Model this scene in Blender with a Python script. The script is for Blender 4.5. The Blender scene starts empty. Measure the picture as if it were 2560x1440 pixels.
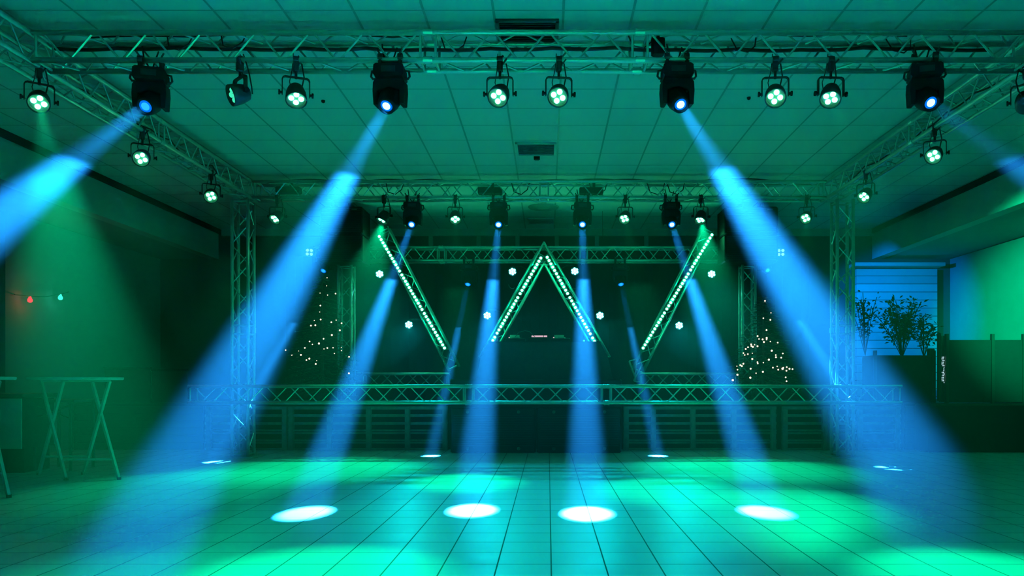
import bpy, math, random
from mathutils import Vector, Matrix, Euler

sc = bpy.context.scene
COL = sc.collection
random.seed(7)
PI = math.pi

# ------------------------------------------------------------------ camera, world, exposure
FPX, CX, CY, EYE = 1950.0, 1370.0, 952.0, 1.15        # focal length and vanishing point in pixels of 2560x1440
cam_data = bpy.data.cameras.new('camera')
cam_data.sensor_width = 36.0
cam_data.lens = FPX / 2560.0 * 36.0
cam_data.shift_x = (1280.0 - CX) / 2560.0
cam_data.shift_y = (CY - 720.0) / 2560.0
cam_data.clip_end = 100
cam = bpy.data.objects.new('camera', cam_data)
cam.location = (0, 0, EYE)
cam.rotation_euler = (PI / 2, 0, 0)
COL.objects.link(cam)
sc.camera = cam

world = bpy.data.worlds.new('hall_ambient')
sc.world = world
world.use_nodes = True
world.node_tree.nodes['Background'].inputs[0].default_value = (0.0, 0.55, 0.36, 1)
world.node_tree.nodes['Background'].inputs[1].default_value = 0.02

sc.view_settings.view_transform = 'Standard'
sc.view_settings.look = 'None'
sc.view_settings.gamma = 1.0
sc.view_settings.exposure = 0.0
sc.view_settings.use_curve_mapping = False
cy = sc.cycles
cy.use_denoising = True
cy.max_bounces = 3
cy.diffuse_bounces = 2
cy.use_adaptive_sampling = True
cy.adaptive_threshold = 0.04
cy.adaptive_min_samples = 16
cy.glossy_bounces = 2
cy.transmission_bounces = 2
cy.volume_bounces = 0
cy.transparent_max_bounces = 8
cy.sample_clamp_indirect = 15.0
cy.caustics_reflective = False
cy.caustics_refractive = False
cy.use_light_tree = True

GREEN = (0.0, 1.0, 0.36)
BLUE = (0.014, 0.31, 1.0)
CYAN = (0.0, 0.75, 0.85)
PAR_W = 1000.0
BEAM_W = 115000.0
HAZE_LOW, HAZE_HIGH, HAZE_G = 0.0078, 0.0008, 0.35


def at(px, py, y):
    """point at distance y in front of the camera that is seen at pixel (px, py)"""
    return Vector(((px - CX) * y / FPX, y, EYE + (CY - py) * y / FPX))


def on_floor(px, py):
    y = EYE * FPX / (py - CY)
    return Vector(((px - CX) * y / FPX, y, 0.0))


# ------------------------------------------------------------------ materials
def principled(name, col, rough=0.6, metal=0.0, spec=0.5):
    m = bpy.data.materials.new(name)
    m.use_nodes = True
    b = m.node_tree.nodes['Principled BSDF']
    b.inputs['Base Color'].default_value = (*col, 1)
    b.inputs['Roughness'].default_value = rough
    b.inputs['Metallic'].default_value = metal
    b.inputs['Specular IOR Level'].default_value = spec
    return m


def noisy(m, scale=8.0, amt=0.25, rough_amt=0.1):
    """break the base colour and roughness up with noise"""
    nt = m.node_tree
    b = nt.nodes['Principled BSDF']
    col = tuple(b.inputs['Base Color'].default_value)
    tc = nt.nodes.new('ShaderNodeTexCoord')
    n = nt.nodes.new('ShaderNodeTexNoise')
    n.inputs['Scale'].default_value = scale
    n.inputs['Detail'].default_value = 4
    nt.links.new(tc.outputs['Object'], n.inputs['Vector'])
    mx = nt.nodes.new('ShaderNodeMix')
    mx.data_type = 'RGBA'
    mx.inputs[6].default_value = tuple(c * (1 - amt) for c in col[:3]) + (1,)
    mx.inputs[7].default_value = tuple(min(1, c * (1 + amt)) for c in col[:3]) + (1,)
    nt.links.new(n.outputs['Fac'], mx.inputs[0])
    nt.links.new(mx.outputs[2], b.inputs['Base Color'])
    r = b.inputs['Roughness'].default_value
    mr = nt.nodes.new('ShaderNodeMapRange')
    mr.inputs[3].default_value = max(0.02, r - rough_amt)
    mr.inputs[4].default_value = min(1, r + rough_amt)
    nt.links.new(n.outputs['Fac'], mr.inputs[0])
    nt.links.new(mr.outputs[0], b.inputs['Roughness'])
    return m


def emitter(name, col, strength, sampled=False):
    m = bpy.data.materials.new(name)
    m.use_nodes = True
    nt = m.node_tree
    nt.nodes.clear()
    e = nt.nodes.new('ShaderNodeEmission')
    e.inputs[0].default_value = (*col, 1)
    e.inputs[1].default_value = strength
    o = nt.nodes.new('ShaderNodeOutputMaterial')
    nt.links.new(e.outputs[0], o.inputs[0])
    m.cycles.emission_sampling = 'FRONT' if sampled else 'NONE'
    return m


def tiled(name, col, line_col, size_x, size_y, off_x, off_y, line, rough, line_rough, vary=0.1, spec=0.5, rows_only=False, axes=(0, 1), bump=0.0):
    """tiles with joints, cut in object space"""
    m = principled(name, col, rough, 0, spec)
    nt = m.node_tree
    b = nt.nodes['Principled BSDF']
    tc = nt.nodes.new('ShaderNodeTexCoord')
    sx = nt.nodes.new('ShaderNodeSeparateXYZ')
    nt.links.new(tc.outputs['Object'], sx.inputs[0])

    def mth(op, a, v=None, w=None):
        n = nt.nodes.new('ShaderNodeMath')
        n.operation = op
        for k, s in enumerate((a, v, w)):
            if s is None:
                continue
            if isinstance(s, (int, float)):
                n.inputs[k].default_value = s
            else:
                nt.links.new(s, n.inputs[k])
        return n.outputs[0]
    cells, masks = [], []
    for ax, size, off in ((axes[0], size_x, off_x), (axes[1], size_y, off_y)):
        u = mth('DIVIDE', mth('SUBTRACT', sx.outputs[ax], off), size)
        cells.append(mth('FLOOR', u))
        fr = mth('FRACT', u)
        d = mth('MULTIPLY', mth('MINIMUM', fr, mth('SUBTRACT', 1.0, fr)), size)
        masks.append(mth('LESS_THAN', d, line / 2))
    mask = masks[1] if rows_only else mth('MAXIMUM', masks[0], masks[1])
    cv = nt.nodes.new('ShaderNodeCombineXYZ')
    nt.links.new(cells[0], cv.inputs[0])
    nt.links.new(cells[1], cv.inputs[1])
    wn = nt.nodes.new('ShaderNodeTexWhiteNoise')
    nt.links.new(cv.outputs[0], wn.inputs[0])
    nz = nt.nodes.new('ShaderNodeTexNoise')
    nz.inputs['Scale'].default_value = 2.5
    nz.inputs['Detail'].default_value = 5
    nt.links.new(tc.outputs['Object'], nz.inputs['Vector'])
    fac = mth('MULTIPLY_ADD', wn.outputs['Value'], 0.6, mth('MULTIPLY', nz.outputs['Fac'], 0.4))
    tone = nt.nodes.new('ShaderNodeMix')
    tone.data_type = 'RGBA'
    tone.inputs[6].default_value = tuple(c * (1 - vary) for c in col) + (1,)
    tone.inputs[7].default_value = tuple(min(1, c * (1 + vary)) for c in col) + (1,)
    nt.links.new(fac, tone.inputs[0])
    mx = nt.nodes.new('ShaderNodeMix')
    mx.data_type = 'RGBA'
    mx.inputs[7].default_value = (*line_col, 1)
    nt.links.new(mask, mx.inputs[0])
    nt.links.new(tone.outputs[2], mx.inputs[6])
    nt.links.new(mx.outputs[2], b.inputs['Base Color'])
    rg = mth('ADD', mth('MULTIPLY', mask, line_rough - rough), mth('MULTIPLY_ADD', nz.outputs['Fac'], 0.12, rough - 0.06))
    nt.links.new(rg, b.inputs['Roughness'])
    if bump:
        bp = nt.nodes.new('ShaderNodeBump')
        bp.inputs['Strength'].default_value = bump
        bp.inputs['Distance'].default_value = 0.01
        nt.links.new(mth('ADD', mth('MULTIPLY', mask, -1.0), mth('MULTIPLY', nz.outputs['Fac'], 0.25)), bp.inputs['Height'])
        nt.links.new(bp.outputs[0], b.inputs['Normal'])
    return m


def haze_material(name, density):
    m = bpy.data.materials.new(name)
    m.use_nodes = True
    nt = m.node_tree
    nt.nodes.clear()
    v = nt.nodes.new('ShaderNodeVolumeScatter')
    v.inputs['Color'].default_value = (0.95, 0.97, 1.0, 1)
    v.inputs['Density'].default_value = density
    v.inputs['Anisotropy'].default_value = HAZE_G
    o = nt.nodes.new('ShaderNodeOutputMaterial')
    nt.links.new(v.outputs[0], o.inputs['Volume'])
    m.cycles.volume_sampling = 'EQUIANGULAR'
    return m


M = {
    'alu': noisy(principled('aluminium_tube', (0.66, 0.68, 0.69), 0.36, 0.65), 30, 0.15, 0.08),
    'black': noisy(principled('black_plastic', (0.006, 0.006, 0.007), 0.6, 0, 0.2), 20, 0.3, 0.1),
    'blackmetal': noisy(principled('black_painted_metal', (0.016, 0.016, 0.017), 0.5, 0.0), 20, 0.3),
    'housing': noisy(principled('dark_grey_lamp_housing', (0.035, 0.035, 0.036), 0.5), 20, 0.3),
    'bezel': principled('lamp_face', (0.16, 0.16, 0.16), 0.35),
    'rubber': principled('cable_rubber', (0.008, 0.008, 0.008), 0.6),
    'cloth': noisy(principled('black_cloth', (0.014, 0.015, 0.016), 0.95, 0, 0.2), 12, 0.4),
    'boothcloth': noisy(principled('dark_booth_cloth', (0.075, 0.078, 0.08), 0.95, 0, 0.2), 12, 0.2),
    'stageblack': noisy(principled('black_stage_board', (0.02, 0.02, 0.02), 0.8), 6, 0.3),
    'pallet': noisy(principled('weathered_pallet_wood', (0.30, 0.27, 0.23), 0.85), 14, 0.35),
    'wall': noisy(principled('painted_wall', (0.28, 0.29, 0.29), 0.9, 0, 0.2), 3, 0.1),
    'wall_dark': noisy(principled('dark_wall', (0.07, 0.075, 0.075), 0.9, 0, 0.2), 3, 0.15),
    'bulkhead': noisy(principled('painted_bulkhead', (0.42, 0.42, 0.41), 0.9, 0, 0.2), 3, 0.08),
    'trimdark': principled('dark_trim', (0.02, 0.02, 0.02), 0.7),
    'white_paint': noisy(principled('white_painted_steel', (0.72, 0.72, 0.70), 0.45), 10, 0.08),
    'white_panel': noisy(principled('white_panel', (0.62, 0.63, 0.62), 0.6), 6, 0.06),
    'darkwood': noisy(principled('dark_wood', (0.035, 0.03, 0.026), 0.6), 10, 0.35),
    'vent': principled('vent_metal', (0.35, 0.36, 0.36), 0.5),
    'ventdark': principled('vent_dark_slats', (0.05, 0.05, 0.05), 0.6),
    'needle': noisy(principled('fir_needles', (0.03, 0.07, 0.03), 0.6), 20, 0.4),
    'leaf': noisy(principled('shrub_leaves', (0.04, 0.08, 0.035), 0.5), 20, 0.4),
    'bark': noisy(principled('bark', (0.06, 0.045, 0.03), 0.9), 20, 0.3),
    'pinkled': emitter('lit_mixer_display', (1.0, 0.62, 0.75), 0.75),
    'greenled': emitter('green_led_lens', (0.075, 1.0, 0.38), 16.0),
    'greendim': emitter('green_led_lens_turned_away', (0.05, 0.9, 0.5), 1.0),
    'whitegreen': emitter('green_white_led_lens', (0.045, 1.0, 0.34), 26.0),
    'bluelens': emitter('blue_beam_lens', (0.10, 0.50, 1.0), 9.0),
    'bluelensrim': emitter('blue_beam_lens_rim', (0.0, 0.20, 1.0), 0.9),
    'bluelensdim': emitter('blue_beam_lens_soft', (0.02, 0.42, 1.0), 1.3),
    'cyanled': emitter('cyan_led_lens', (0.10, 0.85, 1.0), 11.0),
    'paleled': emitter('pale_blue_led_lens', (0.18, 0.75, 1.0), 1.6),
    'fairy': emitter('warm_fairy_light', (1.0, 0.72, 0.52), 2.2),
    'redbulb': emitter('red_bulb_glass', (1.0, 0.02, 0.06), 1.5),
    'tealbulb': emitter('teal_bulb_glass', (0.05, 0.85, 0.65), 1.3),
}
M['floor'] = tiled('floor_tiles', (0.50, 0.52, 0.53), (0.12, 0.12, 0.12), 0.337, 0.337, 0.02, 0.17, 0.009, 0.40, 0.8, 0.06, 0.35, bump=0.1)
M['ceiling'] = tiled('ceiling_tiles', (0.72, 0.73, 0.73), (0.36, 0.37, 0.37), 0.59, 0.59, 0.13, 9.52 - 0.59 * 16, 0.022, 0.8, 0.5, 0.05, 0.3, bump=0.2)
M['plank'] = tiled('wall_planks', (0.42, 0.42, 0.42), (0.10, 0.10, 0.10), 3.0, 0.165, 0.0, 0.0, 0.014, 0.55, 0.8, 0.25, 0.4, rows_only=True, axes=(0, 2), bump=0.5)
M['haze_low'] = haze_material('stage_haze', HAZE_LOW)
M['haze_puff'] = haze_material('rising_haze', 0.024)
M['haze_high'] = haze_material('thin_haze', HAZE_HIGH)


# ------------------------------------------------------------------ mesh building
class MB:
    def __init__(s):
        s.v, s.f = [], []

    def add(s, verts, faces):
        k = len(s.v)
        s.v += [tuple(p) for p in verts]
        s.f += [tuple(i + k for i in f) for f in faces]
        return s

    def box(s, c, d, rot=None):
        c = Vector(c)
        R = rot.to_matrix() if isinstance(rot, Euler) else rot
        vs = []
        for z in (-1, 1):
            for x, y in ((-1, -1), (1, -1), (1, 1), (-1, 1)):
                p = Vector((x * d[0] / 2, y * d[1] / 2, z * d[2] / 2))
                vs.append(c + (R @ p if R else p))
        return s.add(vs, [(3, 2, 1, 0), (4, 5, 6, 7), (0, 1, 5, 4), (1, 2, 6, 5), (2, 3, 7, 6), (3, 0, 4, 7)])

    def rbox(s, c, d, b=0.01):
        """box with chamfered vertical and horizontal edges"""
        c = Vector(c)
        hx, hy, hz = d[0] / 2, d[1] / 2, d[2] / 2
        b = min(b, hx * .9, hy * .9, hz * .9)
        rings = []
        for z, ins in ((-hz, b), (-hz + b, 0), (hz - b, 0), (hz, b)):
            x, y = hx - ins, hy - ins
            q = b
            rings.append([(x - q, -y), (x, -y + q), (x, y - q), (x - q, y), (-x + q, y), (-x, y - q), (-x, -y + q), (-x + q, -y)])
            rings[-1] = [c + Vector((p[0], p[1], z)) for p in rings[-1]]
        vs = [p for r in rings for p in r]
        fs = [tuple(reversed(range(8))), tuple(range(24, 32))]
        for r in range(3):
            for k in range(8):
                a, e = r * 8 + k, r * 8 + (k + 1) % 8
                fs.append((a, e, e + 8, a + 8))
        return s.add(vs, fs)

    def tube(s, p0, p1, r0, r1=None, n=8):
        p0, p1 = Vector(p0), Vector(p1)
        r1 = r0 if r1 is None else r1
        a = (p1 - p0).normalized()
        u = a.orthogonal().normalized()
        w = a.cross(u)
        vs = []
        for p, r in ((p0, r0), (p1, r1)):
            for k in range(n):
                t = 2 * PI * k / n
                vs.append(p + u * (r * math.cos(t)) + w * (r * math.sin(t)))
        fs = [tuple(reversed(range(n))), tuple(range(n, 2 * n))]
        fs += [(k, (k + 1) % n, n + (k + 1) % n, n + k) for k in range(n)]
        return s.add(vs, fs)

    def path(s, pts, r, n=6, closed=False):
        pts = [Vector(p) for p in pts]
        m = len(pts)
        vs = []
        prev = None
        for i, p in enumerate(pts):
            a = pts[min(i + 1, m - 1)] - pts[max(i - 1, 0)]
            a = a.normalized() if a.length > 1e-9 else Vector((0, 0, 1))
            u = (prev - a * prev.dot(a)) if prev is not None else a.orthogonal()
            if u.length < 1e-6:
                u = a.orthogonal()
            u.normalize()
            prev = u
            w = a.cross(u)
            for k in range(n):
                t = 2 * PI * k / n
                vs.append(p + u * (r * math.cos(t)) + w * (r * math.sin(t)))
        fs = [tuple(reversed(range(n))), tuple(range((m - 1) * n, m * n))]
        for i in range(m - 1):
            for k in range(n):
                a, b = i * n + k, i * n + (k + 1) % n
                fs.append((a, b, b + n, a + n))
        return s.add(vs, fs)

    def lathe(s, prof, origin, axis, n=20):
        """prof: (distance along axis, radius)"""
        o, a = Vector(origin), Vector(axis).normalized()
        u = a.orthogonal().normalized()
        w = a.cross(u)
        vs, fs = [], []
        for t, r in prof:
            for k in range(n):
                q = 2 * PI * k / n
                vs.append(o + a * t + u * (r * math.cos(q)) + w * (r * math.sin(q)))
        m = len(prof)
        for i in range(m - 1):
            for k in range(n):
                x, y = i * n + k, i * n + (k + 1) % n
                fs.append((x, y, y + n, x + n))
        fs.append(tuple(reversed(range(n))))
        fs.append(tuple(range((m - 1) * n, m * n)))
        return s.add(vs, fs)

    def ball(s, c, r, n=8, m=6, sq=(1, 1, 1)):
        c = Vector(c)
        vs = [c + Vector((0, 0, r * sq[2]))]
        for i in range(1, m):
            t = PI * i / m
            for k in range(n):
                q = 2 * PI * k / n
                vs.append(c + Vector((r * sq[0] * math.sin(t) * math.cos(q), r * sq[1] * math.sin(t) * math.sin(q), r * sq[2] * math.cos(t))))
        vs.append(c - Vector((0, 0, r * sq[2])))
        fs = [(0, 1 + k, 1 + (k + 1) % n) for k in range(n)]
        for i in range(m - 2):
            for k in range(n):
                a, b = 1 + i * n + k, 1 + i * n + (k + 1) % n
                fs.append((a, a + n, b + n, b))
        L = len(vs) - 1
        fs += [(L, 1 + (m - 2) * n + (k + 1) % n, 1 + (m - 2) * n + k) for k in range(n)]
        return s.add(vs, fs)

    def prism(s, poly, d):
        """poly: 3-D outline, extruded along vector d"""
        d = Vector(d)
        n = len(poly)
        vs = [Vector(p) for p in poly] + [Vector(p) + d for p in poly]
        fs = [tuple(reversed(range(n))), tuple(range(n, 2 * n))] + [(k, (k + 1) % n, n + (k + 1) % n, n + k) for k in range(n)]
        return s.add(vs, fs)

    def build(s, name, mat, parent=None, origin=(0, 0, 0), smooth=False):
        o3 = Vector(origin)
        me = bpy.data.meshes.new(name)
        me.from_pydata([tuple(Vector(p) - o3) for p in s.v], [], s.f)
        me.update()
        if smooth:
            me.polygons.foreach_set('use_smooth', [len(p.vertices) <= 4 for p in me.polygons])
        me.materials.append(M[mat] if isinstance(mat, str) else mat)
        o = bpy.data.objects.new(name, me)
        COL.objects.link(o)
        if parent is not None:
            o.parent = parent
        else:
            o.location = o3
        return o


def tag(o, label, cat, group=None, kind=None):
    o['label'] = label
    o['category'] = cat
    if group:
        o['group'] = group
    if kind:
        o['kind'] = kind
    return o


def thing(name, label, cat, loc, group=None, rz=0.0):
    o = bpy.data.objects.new(name, None)
    o.empty_display_size = 0.1
    o.location = loc
    o.rotation_euler = (0, 0, rz)
    COL.objects.link(o)
    return tag(o, label, cat, group)


def struct(name, mb, mat, label=None, cat=None):
    o = mb.build(name, mat)
    o['kind'] = 'structure'
    if label:
        o['label'] = label
    if cat:
        o['category'] = cat
    return o


def copy_tree(o, parent=None):
    c = o.copy()
    COL.objects.link(c)
    if parent is not None:
        c.parent = parent
    for ch in list(o.children):
        copy_tree(ch, c)
    return c


def spot(name, loc, direction, watts, color, angle, blend, radius, parent=None):
    l = bpy.data.lights.new(name, 'SPOT')
    l.energy = watts
    l.color = color
    l.spot_size = math.radians(angle)
    l.spot_blend = blend
    l.shadow_soft_size = radius
    o = bpy.data.objects.new(name, l)
    o.location = loc
    o.rotation_euler = Vector(direction).to_track_quat('-Z', 'Y').to_euler()
    COL.objects.link(o)
    if parent is not None:
        o.parent = parent
    return o


# ------------------------------------------------------------------ key dimensions
H_CEIL = EYE + 3.12
Z_LO, Z_UP = EYE + 2.754, EYE + 2.99           # lower and upper chords of the flown rig
YF, YB = 6.70, 11.70                            # front and back cross truss (front chords)
W = 0.238
XL, XR = -4.46, 4.20                            # inner chords of the two side trusses
Y_WALL = 16.1

# ------------------------------------------------------------------ the setting
struct('floor', MB().box((0, 8, -0.05), (24, 24, 0.1)), 'floor', 'light grey square tiles over the whole hall', 'floor')
struct('ceiling', MB().box(((XL + XR) / 2, 6.5, H_CEIL + 0.05), (14.0, 21.0, 0.1)), 'ceiling', 'suspended ceiling of pale square tiles above the trusses', 'ceiling')
struct('wall_back', MB().box((0, Y_WALL + 0.1, H_CEIL / 2), (18.4, 0.2, H_CEIL)), 'wall_dark', 'dark back wall behind the stage', 'wall')
for nm, x0, x1 in (('left', -9.2, -6.80), ('right', 6.69, 9.2)):
    xi = x1 if nm == 'left' else x0
    s = -1 if nm == 'left' else 1
    b = MB().box((xi + s * 0.1, 6.5, (3.66 + H_CEIL) / 2), (0.2, 21, H_CEIL - 3.66))
    struct('wall_bulkhead_' + nm, b, 'bulkhead', 'pale bulkhead band above the %s aisle' % ('cocktail table' if s < 0 else 'shrub'), 'wall')
    struct('ceiling_aisle_' + nm, MB().box(((x0 + x1) / 2 + s * 0.12, 6.5, 3.66 + 0.26), (x1 - x0 - 0.2, 21, 0.5)), 'wall', 'low ceiling over the %s aisle' % ('cocktail table' if s < 0 else 'shrub'), 'ceiling')
struct('trim_1', MB().box((-6.78, 6.5, H_CEIL - 0.045), (0.06, 21, 0.09)), 'trimdark', 'dark strip where ceiling meets the bulkhead above the cocktail table', 'trim')
struct('trim_2', MB().box((6.67, 6.5, H_CEIL - 0.045), (0.06, 21, 0.09)), 'trimdark', 'dark strip where ceiling meets the bulkhead on the shrub side', 'trim')
struct('wall_left', MB().box((-8.1, 13.9, 1.83), (0.2, 4.4, 3.66)).box((-9.1, 2.5, 1.83), (0.2, 18, 3.66)).box((-8.55, 11.6, 1.83), (1.1, 0.2, 3.66)), 'wall', 'plain wall beside the cocktail table with the string of bulbs', 'wall')
struct('wall_right', MB().box((8.4, 6.5, 1.83), (0.2, 21, 3.66)), 'wall', 'plain side wall behind the dark dividers', 'wall')
struct('trim_3', MB().box((0.0, Y_WALL - 0.05, H_CEIL - 0.07), (13.4, 0.1, 0.14)), 'bulkhead', 'pale strip along the top of the back wall', 'trim')
# row of high dark windows on the back wall
for k, (xa, xb) in enumerate(((905, 1073), (1084, 1192), (1203, 1290), (1299, 1387), (1398, 1487), (1497, 1610), (1620, 1790))):
    a, b = at(xa, 592, Y_WALL), at(xb, 618, Y_WALL)
    mb = MB()
    w, h = b.x - a.x, a.z - b.z
    struct('window_%d' % (k + 1), MB().box(((a.x + b.x) / 2, Y_WALL - 0.02, (a.z + b.z) / 2), (w, 0.02, h)), 'ventdark')
mb = MB()
for px in (899, 1078, 1197, 1294, 1392, 1492, 1615, 1796):
    p = at(px, 605, Y_WALL)
    mb.box((p.x, Y_WALL - 0.03, p.z), (0.085, 0.06, 0.30))
struct('trim_4', mb, 'bulkhead', 'row of pale mullions between the high dark windows', 'trim')
a = at(2145, 671, Y_WALL)
struct('wall_plank_panel', MB().box((7.15, Y_WALL - 0.06, 1.72), (1.65, 0.12, 3.44)), 'plank', 'horizontal plank wall lit blue behind the shrubs', 'wall')
struct('trim_5', MB().box((7.1, Y_WALL - 0.2, 3.50), (1.8, 0.4, 0.07)), 'bulkhead', 'pale ledge on top of the plank wall', 'trim')
mb = MB()
for k in range(60):
    x0, x1 = -5.2 + 10.4 * k / 60, -5.2 + 10.4 * (k + 1) / 60
    y0, y1 = 15.5 + 0.05 * math.sin(k * 1.9), 15.5 + 0.05 * math.sin((k + 1) * 1.9)
    mb.add([(x0, y0, 0.78), (x1, y1, 0.78), (x1, y1, 3.62), (x0, y0, 3.62)], [(0, 1, 2, 3)])
cur = tag(mb.build('backdrop_curtain', 'cloth'), 'black pleated backdrop curtain hanging behind the W sign', 'curtain')
md = cur.modifiers.new('thick', 'SOLIDIFY')
md.thickness = 0.01

# stage platform
st = thing('stage_platform', 'black raised stage platform carrying the DJ booth', 'stage', (0, 12.95, 0))
MB().box((0.05, 14.49, 0.74), (15.9, 2.88, 0.07)).build('deck', 'stageblack', st, st.location)
MB().box((0.05, 13.10, 0.352), (15.9, 0.04, 0.704)).build('front_board', 'stageblack', st, st.location)

# ------------------------------------------------------------------ trusses
def truss(name, label, p0, p1, up, group, w=W, half=0.225, joints=(), r=0.025, br=0.0095, cat='truss', faces=(0, 1, 2, 3)):
    """box truss between two points; p0, p1 are the centre line"""
    p0, p1, up = Vector(p0), Vector(p1), Vector(up).normalized()
    a = (p1 - p0).normalized()
    u = a.cross(up).normalized()
    v = up
    L = (p1 - p0).length
    root = thing(name, label, cat, p0, group)
    h = w / 2

    def P(t, i, j):
        return p0 + a * t + u * (i * h) + v * (j * h)
    corners = [(-1, -1), (1, -1), (1, 1), (-1, 1)]
    for c in corners:
        MB().tube(P(0, *c), P(L, *c), r, n=10).build('chord', 'alu', root, p0, smooth=True)
    stops = [0.0] + sorted(joints) + [L]
    for t in stops:
        ends = MB()
        ts = [t + 0.03] if t == 0 else ([t - 0.03] if t == L else [t - 0.065, t + 0.065])
        for q in ts:
            for k in range(4):
                ends.tube(P(q, *corners[k]), P(q, *corners[(k + 1) % 4]), br * 1.25, n=6)
        for c in corners:
            if 0 < t < L:
                ends.tube(P(t - 0.04, *c), P(t + 0.04, *c), r * 1.22, n=10)
                ends.tube(P(t - 0.03, *c) + v * -0.035, P(t - 0.03, *c) + v * 0.035, 0.007, n=5)
                ends.tube(P(t + 0.03, *c) + v * -0.035, P(t + 0.03, *c) + v * 0.035, 0.007, n=5)
        ends.build('end_frame', 'alu', root, p0)
    for k in faces:
        ca, cb = corners[k], corners[(k + 1) % 4]
        if k in (2, 3):
            ca, cb = cb, ca
        for s0, s1 in zip(stops[:-1], stops[1:]):
            m = MB()
            q0, q1 = s0 + 0.075, s1 - 0.075
            n = max(2, int(round((q1 - q0) / half)))
            for i in range(n):
                t0, t1 = q0 + (q1 - q0) * i / n, q0 + (q1 - q0) * (i + 1) / n
                flip = (i + (1 if k in (2, 3) else 0)) % 2
                x, y = (ca, cb) if flip else (cb, ca)
                m.tube(P(t0 + 0.015, *x), P(t1 - 0.015, *y), br, n=6)
            m.build('lattice', 'alu', root, p0, smooth=False)
    return root


zc = (Z_LO + Z_UP) / 2
X = Vector((1, 0, 0))
Z = Vector((0, 0, 1))
G_RIG = 'box trusses of the flown light rig'
j1 = at(1070, 150, YF).x
j2 = at(1600, 150, YF).x
x0 = XL + 0.03
truss('lighting_truss', 'long aluminium box truss crossing the ceiling in front, carrying four blue beam lights', (x0, YF + W / 2, zc), (XR - 0.03, YF + W / 2, zc), Z, G_RIG, joints=(j1 - x0, j2 - x0))
jb = at(1360, 493, YB).x
truss('lighting_truss', 'aluminium box truss spanning between the two towers above the W sign', (x0, YB + W / 2, zc), (XR - 0.03, YB + W / 2, zc), Z, G_RIG, joints=(jb - x0,))
truss('lighting_truss', 'aluminium side truss running to the tower on the cocktail table side', (XL - W / 2, 3.0, zc), (XL - W / 2, YB + W + 0.03, zc), Z, G_RIG, joints=(2.0, 6.0))
truss('lighting_truss', 'aluminium side truss running to the tower on the potted shrub side', (XR + W / 2, 3.0, zc), (XR + W / 2, YB + W + 0.03, zc), Z, G_RIG, joints=(2.0, 6.0))
truss('truss_tower', 'upright aluminium truss tower nearer the cocktail table', (XL - .04 - W / 2, YB + W / 2, 0.02), (XL - .04 - W / 2, YB + W / 2, Z_LO - 0.03), Vector((0, 1, 0)), 'truss towers', joints=(1.9,), half=0.28)
truss('truss_tower', 'upright aluminium truss tower beside the plank wall', (XR + 0.14 + W / 2, YB + W / 2, 0.02), (XR + 0.14 + W / 2, YB + W / 2, Z_LO - 0.03), Vector((0, 1, 0)), 'truss towers', joints=(1.9,), half=0.28)
for x, nm in ((XL - .04 - W / 2, 'cocktail table'), (XR + 0.14 + W / 2, 'plank wall')):
    tag(MB().box((x, YB + W / 2, 0.008), (0.5, 0.5, 0.016)).build('base_plate', 'alu'), 'flat steel base plate under the tower on the %s side' % nm, 'base plate')
# low rail in front of the stage
a, b = at(470, 987, 11.3), at(2255, 987, 11.3)
truss('stage_rail_truss', 'horizontal aluminium box truss across the front of the stage at knee height', (a.x, 11.42, 0.95), (b.x, 11.42, 0.95), Z, None, joints=(at(1170, 987, 11.3).x - a.x, at(1517, 987, 11.3).x - a.x), half=0.265)
for x, nm in ((XL - .04 - W / 2, 'cocktail table side'), (XR + 0.14 + W / 2, 'plank wall side')):
    for z in (0.95 - W / 2, 0.95 + W / 2):
        hi = 'lower' if z < .95 else 'upper'
        tag(MB().box((x, 11.62, z), (.05, .16, .05)).lathe([(-.03, .034), (.03, .034)], (x, 11.539, z), (1, 0, 0), 12).tube((x - W / 2, 11.70, z), (x + W / 2, 11.70, z), .016).build('rail_clamp', 'blackmetal'),
            '%s black clamp fixing the stage rail to the tower, %s' % (hi, nm), 'clamp', 'clamps between rail and towers')
# stage truss in the back with its towers
truss('stage_truss', 'dim aluminium truss behind the W sign under the high windows', (-4.25, 14.32, EYE + 2.31), (4.15, 14.32, EYE + 2.31), Z, None, joints=(2.3, 4.9))
stage_truss = bpy.data.objects['stage_truss']
for x in (-3.0, -.9, 1.0, 2.9):
    MB().tube((x, 14.32 - W / 2, EYE + 2.31 + W / 2), (x, 14.32, H_CEIL - .005), .005, n=5).build('hanging_wire', 'blackmetal', stage_truss, stage_truss.location)
for (x, lab) in ((-3.52, 'slim truss tower rising behind the lit fir tree nearer the cocktail table'), (3.48, 'slim truss tower rising behind the lit fir tree nearer the plank wall')):
    truss('stage_tower', lab, (x, 13.62, 0.78), (x, 13.62, 3.16), Vector((0, 1, 0)), 'stage towers', w=0.22, half=0.28)
# low trusses lying on the stage
pa, pb = at(905, 950, 13.6), at(1122, 950, 13.6)
truss('stage_floor_truss', 'short truss lying on stage below the W leg nearer the cocktail table', (pa.x, 13.7, 1.17), (pb.x, 13.7, 1.17), Z, 'short trusses lying on stage', w=0.2)
pa, pb = at(1600, 945, 13.6), at(1850, 945, 13.6)
truss('stage_floor_truss', 'short truss lying on stage below the W leg nearer the plank wall', (pa.x, 13.7, 1.17), (pb.x, 13.7, 1.17), Z, 'short trusses lying on stage', w=0.2)

# ------------------------------------------------------------------ the W sign: four sloping trusses with LED battens
YW = 13.75
G_W = 'sloping trusses of the W sign'


def leg(label, a, b):
    pa, pb = at(*a, YW), at(*b, YW)
    return truss('sign_truss', label, (pa.x, YW + 0.11, pa.z), (pb.x, YW + 0.11, pb.z), Vector((0, 1, 0)), G_W, w=0.19, half=0.24, r=0.02, br=0.008)


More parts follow.
